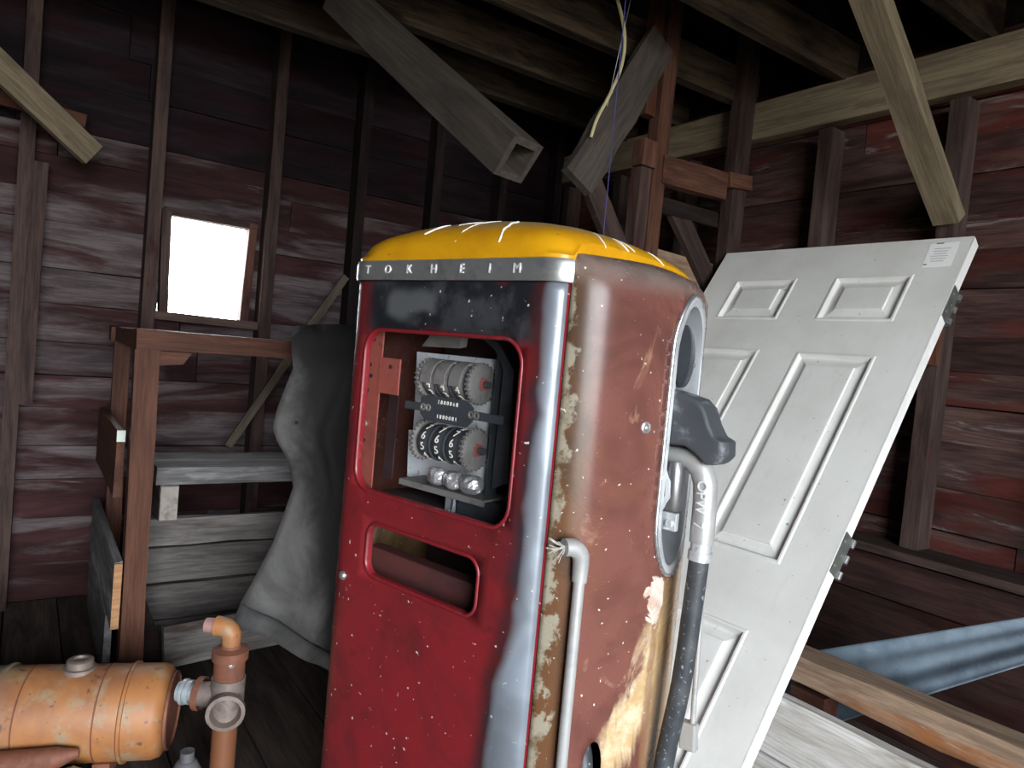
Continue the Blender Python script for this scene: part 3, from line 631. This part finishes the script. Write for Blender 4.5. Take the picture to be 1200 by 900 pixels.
for (x0, x1) in ((pa, pb), (W_-pb, W_-pa)):
    for k in (0, 2, 4):
        z0, z1 = zc[k], zc[k+1]; vs_ = []
        for d, h in prof: vs_ += [(x0+d, -h, z0+d), (x1-d, -h, z0+d), (x1-d, -h, z1-d), (x0+d, -h, z1-d)]
        n = len(prof); fs = [(i*4+j, i*4+(j+1) % 4, i*4+4+(j+1) % 4, i*4+4+j) for i in range(n-1) for j in range(4)]+[(n*4-4, n*4-3, n*4-2, n*4-1)]
        MB().add(vs_, fs).build('panel', M['door'], door)
M['hinge'] = paint('tarnished_hinge', (.20, .21, .19), (.12, .125, .115), .45, .6, 30)
for v0, v1 in ((.205, .325), (1.085, 1.205)):
    z0, z1 = H_-v1, H_-v0; hg = MB().box((W_+.004, T_/2+.004, (z0+z1)/2), (.004, T_, z1-z0)).build('hinge', M['hinge'], door)
    L = (z1-z0)/5
    for i in (0, 2, 4): MB().cyl((W_+.007, T_+.008, z0+i*L+.001), (W_+.007, T_+.008, z0+(i+1)*L-.001), .0075, 14).build('knuckle', M['chrome'], hg, True)
    for zz in (.2, .5, .8): MB().lathe((W_+.006, T_*(.35 if zz != .5 else .65), z0+(z1-z0)*zz), (1, 0, 0), [(0, .004), (.0015, .0035), (.002, .0005)], 10).build('hinge_screw', M['chrome'], hg, True)
lb = MB().box((W_-.075, -.0006, H_-.075), (.085, .0008, .105), Matrix.Rotation(R(-2), 3, 'Y')).build('paper_label', paint('yellowed_paper', (.92, .92, .91), (.84, .84, .82), .9), door)
b = MB()
for i in range(6): b.box((W_-.076+random.uniform(-.004, .004), -.0012, H_-.048-.011*i), (.05-.006*(i % 3), .0004, .0035))
ol = b.build('faded_print', paint('faded_print_ink', (.54, .54, .53), None, .9), lb)
MB().box((W_-.09, -.0016, H_-.024), (.022, .001, .004)).box((W_-.108, -.0016, H_-.117), (.01, .001, .004)).build('staples', M['hinge'], lb)

# ================================================================== LEFT: RACK, BIN BOARDS, SHELF
rk = root('wooden_rack', (.62, 2.8, 0), 0, 'brown open timber rack frame standing below the small window', 'rack')
def rb(name, p, q, w, t, mat='rack', par=None, **k): return bar(name, p, q, w, t, M[mat], par or rk, **k)
bpy.context.view_layer.update()
rb('post', (.315, 2.4, 0), (.302, 2.4, 1.075), .066, .06, up=(1, 0, 0)); rb('post', (.325, 3.19, 0), (.312, 3.19, 1.07), .055, .06, up=(1, 0, 0))
rb('post', (1.13, 2.4, 0), (1.12, 2.4, 1.07), .066, .06, up=(1, 0, 0)); rb('post', (1.13, 3.19, 0), (1.12, 3.19, 1.07), .06, .06, up=(1, 0, 0))
rb('top_rail', (.27, 2.4, 1.105), (1.16, 2.4, 1.11), .06, .07); rb('top_rail', (.27, 3.19, 1.10), (1.16, 3.19, 1.10), .055, .06)
rb('end_rail', (.302, 2.437, 1.105), (.312, 3.158, 1.10), .058, .055); rb('end_rail', (1.125, 2.437, 1.105), (1.125, 3.158, 1.10), .058, .055)
b = MB().ext([(.337, 1.073), (.43, 1.073), (.405, 1.035), (.337, 1.028)], lambda a, c: (a-.62, 2.39-2.8, c), lambda a, c: (a-.62, 2.42-2.8, c)); b.build('corner_block', M['rack'], rk)
rb('side_board', (.262, 2.375, .325), (.262, 3.2, .335), .205, .022, 'shelf'); rb('side_board', (.262, 2.52, .11), (.262, 3.2, .11), .20, .022, 'shelf')
rb('side_board', (.262, 2.52, .70), (.262, 3.2, .70), .21, .022, 'rack')
MB().box((.262-.62, 2.375-.0125-2.8, .325), (.022, .003, .20)).build('pale_board_end', wood('fresh_board_end', (.36, .20, .10), (.26, .13, .065), None), rk)
MB().box((.262-.62, 2.518-2.8, .79), (.024, .004, .036)).build('pale_board_tip', paint('pale_green_white_paint', (.55, .62, .55), None, .8), rk)
rb('shelf_bearer', (.418, 2.545, .562), (.418, 3.15, .562), .115, .055, 'grey'); rb('shelf_bearer', (1.07, 2.545, .562), (1.07, 3.15, .562), .115, .05, 'grey')
MB().box((.418-.62, 2.541-2.8, .562), (.053, .006, .112)).build('bearer_end', M['rawend'], rk)
bs = bar('shelf_plank', (.375, 2.70, .652), (1.09, 2.70, .652), .30, .058, M['shelf'], up=(0, 1, 0)); tag(bs, 'thick grey dusty shelf plank with white droppings across the rack', 'plank')
bn = root('board_bin', (.62, 2.66, 0), 0, 'low bin front of stacked grey horizontal boards under the dusty shelf plank', 'bin'); bpy.context.view_layer.update()
for i, (z0, z1) in enumerate(((.03, .125), (.13, .255), (.26, .385), (.39, .488))):
    bar('board', (.345+.004*i, 2.655, (z0+z1)/2), (1.10, 2.655, (z0+z1)/2-.004), z1-z0-.003, .024, M['grey'], bn, jit=.003, seg=5)
for xx in (.40, 1.05): bar('upright', (xx, 2.69, 0), (xx, 2.69, .485), .05, .04, M['grey'], bn, up=(1, 0, 0))
ab = bar('loose_board', (.40, 2.36, .147), (1.0, 2.42, .152), .125, .024, M['grey'], seg=4, up=(0, .25, 1)); tag(ab, 'loose grey board on edge at the foot of the bin behind the pipe elbow', 'board')
tg_ = MB().ext([(.335, .0), (.46, .0), (.345, .30), (.335, .30)], lambda a, c: (a, 2.46, c), lambda a, c: (a, 2.48, c)).build('gusset_board', M['dark']); tag(tg_, 'dark triangular board standing at the foot of the front rack post', 'board')
lt = bar('lath', (.71, 3.05, .672), (1.205, 3.17, 1.45), .034, .012, wood('lath_wood', (.17, .135, .105), (.10, .08, .06)), up=(-.8, 0, .5), seg=2, jit=.001); tag(lt, 'thin pale lath leaning diagonally behind the grey tarpaulin', 'lath')
# grey tarpaulin draped over the rack end
rows = [(1.185, .70, 1.02), (1.150, .672, 1.03), (1.10, .662, 1.03), (1.06, .655, 1.03), (.985, .632, 1.02), (.93, .618, 1.01), (.88, .612, 1.0), (.84, .628, 1.0), (.80, .655, 1.0), (.75, .676, 1.0), (.70, .688, 1.0), (.62, .668, 1.0), (.53, .643, 1.0), (.47, .615, 1.0), (.42, .592, 1.0), (.355, .556, 1.0)]
b = MB(); NX = 26; vs_ = []; nr = len(rows)
for j, (z, x0, x1) in enumerate(rows):
    for i in range(NX+1):
        t = i/NX; x = x0+(x1-x0)*t; dep = 2.10-.30*t; fold = .030*math.sin(t*9+z*4.5)+.018*math.sin(t*21-z*7)+.012*math.sin(z*16+t*5)
        zt = z-((.19*t+.13*t*t)*max(0, min(1, (.75-z)/.4)))+(.02*math.sin(t*3) if j == 0 else 0)
        if j < 3: dep += .05*(3-j)
        vs_.append((x, dep+fold*min(1, t*3+.25), zt))
b.add(vs_, [(j*(NX+1)+i, j*(NX+1)+i+1, (j+1)*(NX+1)+i+1, (j+1)*(NX+1)+i) for j in range(nr-1) for i in range(NX)])
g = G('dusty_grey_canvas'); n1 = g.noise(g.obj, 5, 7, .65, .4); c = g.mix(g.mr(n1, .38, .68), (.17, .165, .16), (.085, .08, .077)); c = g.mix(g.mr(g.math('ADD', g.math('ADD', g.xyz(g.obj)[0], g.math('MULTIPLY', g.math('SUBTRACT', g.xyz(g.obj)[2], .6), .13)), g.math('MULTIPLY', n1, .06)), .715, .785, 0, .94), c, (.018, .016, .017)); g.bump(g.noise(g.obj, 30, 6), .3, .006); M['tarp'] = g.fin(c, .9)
tp = root('tarpaulin', (.8, 2.0, 0), 0, 'dusty grey tarpaulin hanging in folds between rack and pump', 'tarpaulin')
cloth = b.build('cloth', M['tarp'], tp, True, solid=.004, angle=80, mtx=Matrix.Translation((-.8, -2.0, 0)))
lastr = rows[-1]; vs_ = []
for k in range(4):
    for i in range(NX+1):
        t = i/NX; x = lastr[1]+(lastr[2]-lastr[1])*t-.008*k; dep = 2.10-.30*t; fold = .030*math.sin(t*9+.355*4.5)+.018*math.sin(t*21-.355*7)+.012*math.sin(.355*16+t*5)
        vs_.append((x, dep+fold*min(1, t*3+.25)-.012-.004*k, .36-(.19*t+.13*t*t)*.99-.018*k*(1-t*.8)-.003*math.sin(t*17)))
M['hem'] = paint('dark_canvas_hem', (.075, .072, .07), (.05, .048, .047), .9)
MB().add(vs_, [(k*(NX+1)+i, k*(NX+1)+i+1, (k+1)*(NX+1)+i+1, (k+1)*(NX+1)+i) for k in range(3) for i in range(NX)]).build('hem', M['hem'], tp, True, solid=.008, mtx=Matrix.Translation((-.8, -2.0, 0)))
MB().lathe((.664-.8, 2.048-2, .904), (-.3, -1, 0), [(0, .011), (.002, .011), (.004, .008), (.003, .006)], 18).build('eyelet', M['hem'], tp, True)
MB().cyl((.664-.8, 2.050-2, .904), (.662-.8, 2.042-2, .904), .006, 14).build('eyelet_hole', M['black'], tp)

# ================================================================== ORANGE TANK
M['tank'] = None
g = G('flaking_orange_paint'); n1 = g.noise(g.obj, 6, 7, .65, .4); n2 = g.noise(g.obj, 19, 6, .7); X = g.xyz(g.obj)[0]
c = g.mix(g.mr(n1, .35, .7), (.33, .135, .042), (.22, .088, .042)); c = g.mix(g.mr(n2, .50, .66, 0, .85), c, (.25, .185, .11))
c = g.mix(g.mr(g.math('ADD', X, g.math('MULTIPLY', n1, .16)), -.24, -.36, 0, .9), c, g.mix(g.mr(n2, .4, .6), (.09, .13, .12), (.17, .16, .10))); c = g.mix(g.mr(g.noise(g.obj, 30, 5, .65), .60, .66, 0, .85), c, (.085, .045, .035))
M['tank'] = g.fin(c, .55)
M['rust'] = paint('rusty_orange_iron', (.17, .06, .032), (.11, .04, .024), .7, .1, 16, (.12, .06, .04))
M['iron'] = paint('old_grey_iron', (.20, .155, .135), (.12, .10, .09), .65, .4, 20, (.07, .05, .045), bump=.2)
tk = root('air_tank', (.367, 1.982, 0), R(-20.7), 'orange flaking cylindrical tank lying on the floor at lower left', 'tank')
r0, zc_ = .118, .135
MB().lathe((0, 0, zc_), (-1, 0, 0), [(0.0, .001), (0, .085), (.004, .098), (.012, .112), (.03, r0), (1.0, r0), (1.05, .09), (1.07, .001)], 56).build('shell', M['tank'], tk, True, angle=50)
for d in (.092, .385): MB().lathe((0, 0, zc_), (-1, 0, 0), [(d, r0), (d+.001, r0+.006), (d+.008, r0+.006), (d+.012, r0+.001)], 56).build('strap', M['tank'], tk, True, angle=50)
for d in (.155, .33): MB().lathe((0, 0, zc_), (-1, 0, 0), [(d, r0), (d+.001, r0+.0015), (d+.003, r0+.0015), (d+.004, r0)], 56).build('weld_seam', M['rust'], tk, True)
MB().lathe((0, 0, zc_), (1, 0, 0), [(0, .098), (.006, .098), (.008, .092), (.003, .088), (.002, .001)], 40).build('end_rim', M['rust'], tk, True)
b = MB().lathe((-.225, .0, zc_+r0-.008), (0, 0, 1), [(0, .040), (.012, .038), (.014, .031), (.030, .031), (.033, .027), (.033, .018), (.027, .016), (.027, .001)], 28); b.build('filler_cap', M['iron'], tk, True)
b = MB().tube([(-.55, -.15, .065), (-.35, -.15, .085), (-.22, -.145, .10), (-.175, -.135, .105)], [.036, .036, .026, .010], 14); b.build('bracket_arm', M['rust'], tk, True)
b = MB().ext([(-.40, 0), (-.13, 0), (-.155, .075), (-.18, .085), (-.30, .045), (-.40, .04)], lambda a, c: (a, -.165, c), lambda a, c: (a, -.155, c)); b.build('foot_plate', M['tank'], tk)
MB().cyl((-.335, -.175, .0), (-.335, -.175, .055), .011, 12).build('white_plug', M['digit'], tk, True)
for d in (-.14, -.8): MB().box((d, 0, .02), (.04, .16, .04)).build('cradle_foot', M['rust'], tk)
# nipple pieces toward the tee are on the pipe
pp = root('pipe_fitting', (.455, 1.772, 0), 0, 'rusty upright pipe with tee and elbow beside the orange tank end', 'pipe'); px_ = pp
L_ = V((-.80, .60, .0))
MB().cyl((0, 0, 0), (0, 0, .20), .030, 20).build('riser', paint('orange_rust_riser', (.16, .06, .026), (.07, .032, .026), .6, .1, 9), pp, True)
cdir = V((-.27, -.96, -.05)).normalized()
b = MB().tube([(0, 0, .185), (0, 0, .30)], .040, 24); b.tube([(0, 0, .238), V((0, 0, .238))+cdir*.052], [.038, .038], 24, cap=False)
b.lathe(V((0, 0, .238))+cdir*.05, cdir, [(-.012, .040), (-.008, .045), (.008, .045), (.009, .036), (-.002, .033), (-.04, .032), (-.04, .001)], 28)
b.tube([(0, 0, .25), V((0, 0, .25))+L_*.075], .030, 20); b.build('tee', M['iron'], pp, True, angle=50)
b = MB(); e = V((0, 0, .25))
b.lathe(e+L_*.06, L_, [(0, .040), (.016, .040), (.018, .034)], 22); b.build('branch_collar', M['rust'], pp, True)
b = MB().lathe(e+L_*.078, L_, [(0, .022), (.012, .022), (.012, .029), (.022, .029), (.022, .024), (.026, .024), (.026, .031), (.034, .031), (.034, .025), (.045, .024), (.045, .001)], 20); b.build('threaded_nipple', M['zinc'], pp, True)
b = MB().lathe((0, 0, .295), (0, 0, 1), [(0, .036), (.004, .037), (.05, .037), (.052, .043), (.075, .043), (.078, .034), (.082, .026), (.088, .024)], 28); b.build('bushing', M['rust'], pp, True)
MB().lathe((-.005, -.037, .345), (-.1, -1, .1), [(0, .006), (.004, .006), (.005, .001)], 12).build('set_screw', M['chrome'], pp, True)
el = [V((0, 0, .375)), V((0, 0, .395))]+[V((0, 0, .40))+L_*.024*(1-math.cos(R(a)))+V((0, 0, .024*math.sin(R(a)))) for a in (15, 40, 65, 90)]+[V((0, 0, .424))+L_*.04]
MB().tube(el, [.022, .023, .024, .024, .024, .024, .025], 18).build('elbow', M['tank'], pp, True)
MB().tube([V((0, 0, .424))+L_*.04, V((0, 0, .424))+L_*.066], .018, 16).build('end_nipple', paint('pinkish_iron', (.34, .20, .18), (.24, .14, .13), .6, .2), pp, True)
bt = MB().lathe((.365, 1.74, 0), (0, 0, 1), [(0, .001), (0, .034), (.10, .034), (.125, .022), (.128, .016), (.15, .016), (.15, .001)], 24).build('grey_can', paint('dull_grey_plastic', (.08, .08, .085), (.05, .05, .055), .6), None, True); tag(bt, 'small dull grey can on the floor between tank end and pipe', 'can')

# ================================================================== OVERHEAD: DUCT, BRACES, POST FRAME, CABLES
a_, b_ = V((.772, 2.25, 2.235)), V((.968, 1.457, 1.635))
dct = root('wooden_duct', tuple(b_), 0, 'square grey wooden duct hanging open-ended above the yellow pump top', 'duct'); bpy.context.view_layer.update()
ax = (a_-b_).normalized(); mm, L = frame(b_, a_, (0, 0, 1)); sy, sz = mm.col[1].to_3d(), mm.col[2].to_3d(); hw = .044; upw = .104
for sd_, nm in ((sy, 'y'), (-sy, 'y'), (sz, 'z'), (-sz, 'z')):
    o = sd_*hw; upv = sz if nm == 'y' else sy
    bar('side_board', b_+o, a_+o, upw if nm == 'y' else upw-.034, .018, M['duct'], dct, up=upv, jit=.002)
lb_ = bar('loose_brace', (.165, 3.10, 1.755), (-.62, 2.72, 2.30), .095, .035, M['pale'], up=(.2, 0, 1)); tag(lb_, 'pale sawn brace slanting down from the upper left corner of the wall', 'brace')
kb = bar('knee_brace', (2.448, 1.13, 1.725), (1.86, 1.16, 2.30), .085, .05, M['pale'], up=(0, 1, 0)); tag(kb, 'pale knee brace slanting from wall stud above the white door to a joist', 'brace')
pf = root('post_frame', (1.9, 1.97, 0), 0, 'reddish two-post timber frame standing behind pump and door', 'timber frame'); bpy.context.view_layer.update()
Y2 = 1.975
bar('post', (1.925, Y2+.005, 0), (1.955, Y2+.005, 2.62), .07, .05, M['post'], pf, up=(1, 0, 0))
bar('post_side', (1.862, Y2, .0), (1.868, Y2, 1.90), .055, .05, M['stud'], pf, up=(1, 0, 0)); bar('post_side', (1.875, Y2+.01, 2.10), (1.885, Y2+.01, 2.62), .05, .04, M['post'], pf, up=(1, 0, 0))
bar('spacer_block', (1.874, Y2-.005, 1.905), (1.877, Y2-.005, 2.0), .075, .06, M['post'], pf, up=(1, 0, 0))
bar('post', (2.425, Y2+.012, 0), (2.425, Y2+.012, 2.6), .085, .055, M['stud'], pf, up=(1, 0, 0))
bar('rail', (1.955, Y2-.01, 1.915), (2.33, Y2-.01, 1.925), .11, .035, M['post'], pf); bar('rail', (1.93, Y2+.045, 1.80), (2.36, Y2+.045, 1.80), .06, .03, M['dark'], pf)
bar('rail_block', (2.33, Y2-.012, 1.955), (2.475, Y2-.012, 1.965), .06, .05, M['post'], pf)
bar('diagonal', (1.60, Y2+.01, 1.85), (1.86, Y2+.01, 1.50), .085, .03, M['stud'], pf); bar('diagonal', (2.12, Y2+.05, 1.80), (2.40, Y2+.05, 1.50), .085, .03, M['stud'], pf)
bar('backing_board', (1.78, Y2+.075, 1.555), (2.50, Y2+.075, 1.535), .17, .024, M['beam'], pf)
hb = bar('hanging_plank', (1.53, 1.93, 1.77), (1.86, 1.925, 2.36), .135, .03, M['duct'], up=(0, 0, 1), jit=.006, seg=6); tag(hb, 'broken grey plank hanging slantwise from the reddish post above the pump', 'plank')
M['cable'] = paint('yellowed_cable', (.46, .40, .22), (.36, .31, .17), .6)
cb = MB().tube(spline([(1.545, 1.88, 2.45), (1.60, 1.88, 2.38), (1.632, 1.87, 2.28), (1.63, 1.87, 2.18), (1.60, 1.88, 2.08), (1.562, 1.89, 1.99), (1.545, 1.895, 1.92)]), .0058, 8).build('cable', M['cable'], None, True); tag(cb, 'yellowed cable curving down onto the broken hanging plank', 'cable')
s1 = MB().tube([(1.30, 1.50, 2.46), (1.30, 1.50, 1.9), (1.30, 1.50, 1.36)], .0014, 5).build('hanging_string', paint('blue_string', (.05, .045, .18), None, .7), None, True); tag(s1, 'thin blue string hanging straight down behind the yellow pump top', 'string')
s2 = MB().tube([(1.665, 1.89, 2.45), (1.60, 1.89, 2.04)], .0015, 5).build('hanging_string', paint('pale_string', (.35, .34, .38), None, .7), None, True); tag(s2, 'thin pale string beside the yellowed cable', 'string')

# ================================================================== LOWER RIGHT: BIN, BEAM, METAL SHEET
bm_ = bar('split_beam', (1.845, .38, .378), (1.845, 1.72, .348), .075, .085, M['beam'], jit=.006, seg=8); tag(bm_, 'split brown beam lying above the whitewashed planks at lower right', 'beam')
sb = bar('support_block', (1.845, 1.01, .155), (1.845, 1.11, .155), .31, .07, M['post'], jit=.002); tag(sb, 'reddish upright block under the split beam beside the white door edge', 'block')
wbn = root('whitewashed_bin', (1.70, .8, 0), 0, 'low whitewashed plank bin side in front of the split beam', 'bin'); bpy.context.view_layer.update()
bar('plank', (1.70, .0, .26), (1.70, 1.45, .235), .165, .035, M['white'], wbn, jit=.003, seg=6); bar('plank', (1.702, .0, .088), (1.702, 1.40, .074), .148, .033, M['white'], wbn, jit=.003, seg=6)
for yy in (.1, .9): bar('stake', (1.735, yy, 0), (1.735, yy, .30), .05, .035, M['joist'], wbn, up=(0, 1, 0))
g = G('galvanised_sheet'); n1 = g.noise(g.obj, 9, 7, .65); n2 = g.noise(g.vmath('MULTIPLY', g.obj, (3, 1, 3)), 30, 5, .65); c = g.mix(g.mr(n1, .35, .7), (.28, .36, .44), (.17, .23, .29)); c = g.mix(g.mr(n2, .60, .72, 0, .8), c, (.36, .43, .50)); M['galv'] = g.fin(c, .5, .25)
vs_ = []; NU, NV = 24, 40
for j in range(NV+1):
    t = j/NV; hi = V((2.02, 1.3-.95*t, .273+.537*t)); lo = V((1.955, 1.2-.85*t, .07+.70*t)); d = lo-hi
    nrm = V((-.93, -.1, .3))
    for i in range(NU+1):
        s = i/NU; p = hi+d*s+nrm*(.0042*math.cos(s*math.pi*2*2.6)-.012*math.sin(math.pi*s)); vs_.append(p)
mt = MB().add(vs_, [(j*(NU+1)+i, j*(NU+1)+i+1, (j+1)*(NU+1)+i+1, (j+1)*(NU+1)+i) for j in range(NV) for i in range(NU)]).build('metal_sheet', M['galv'], None, True, solid=.0015, angle=80)
tag(mt, 'bluish ribbed galvanised metal sheet leaning behind the split beam', 'metal sheet')
bpy.context.view_layer.update()
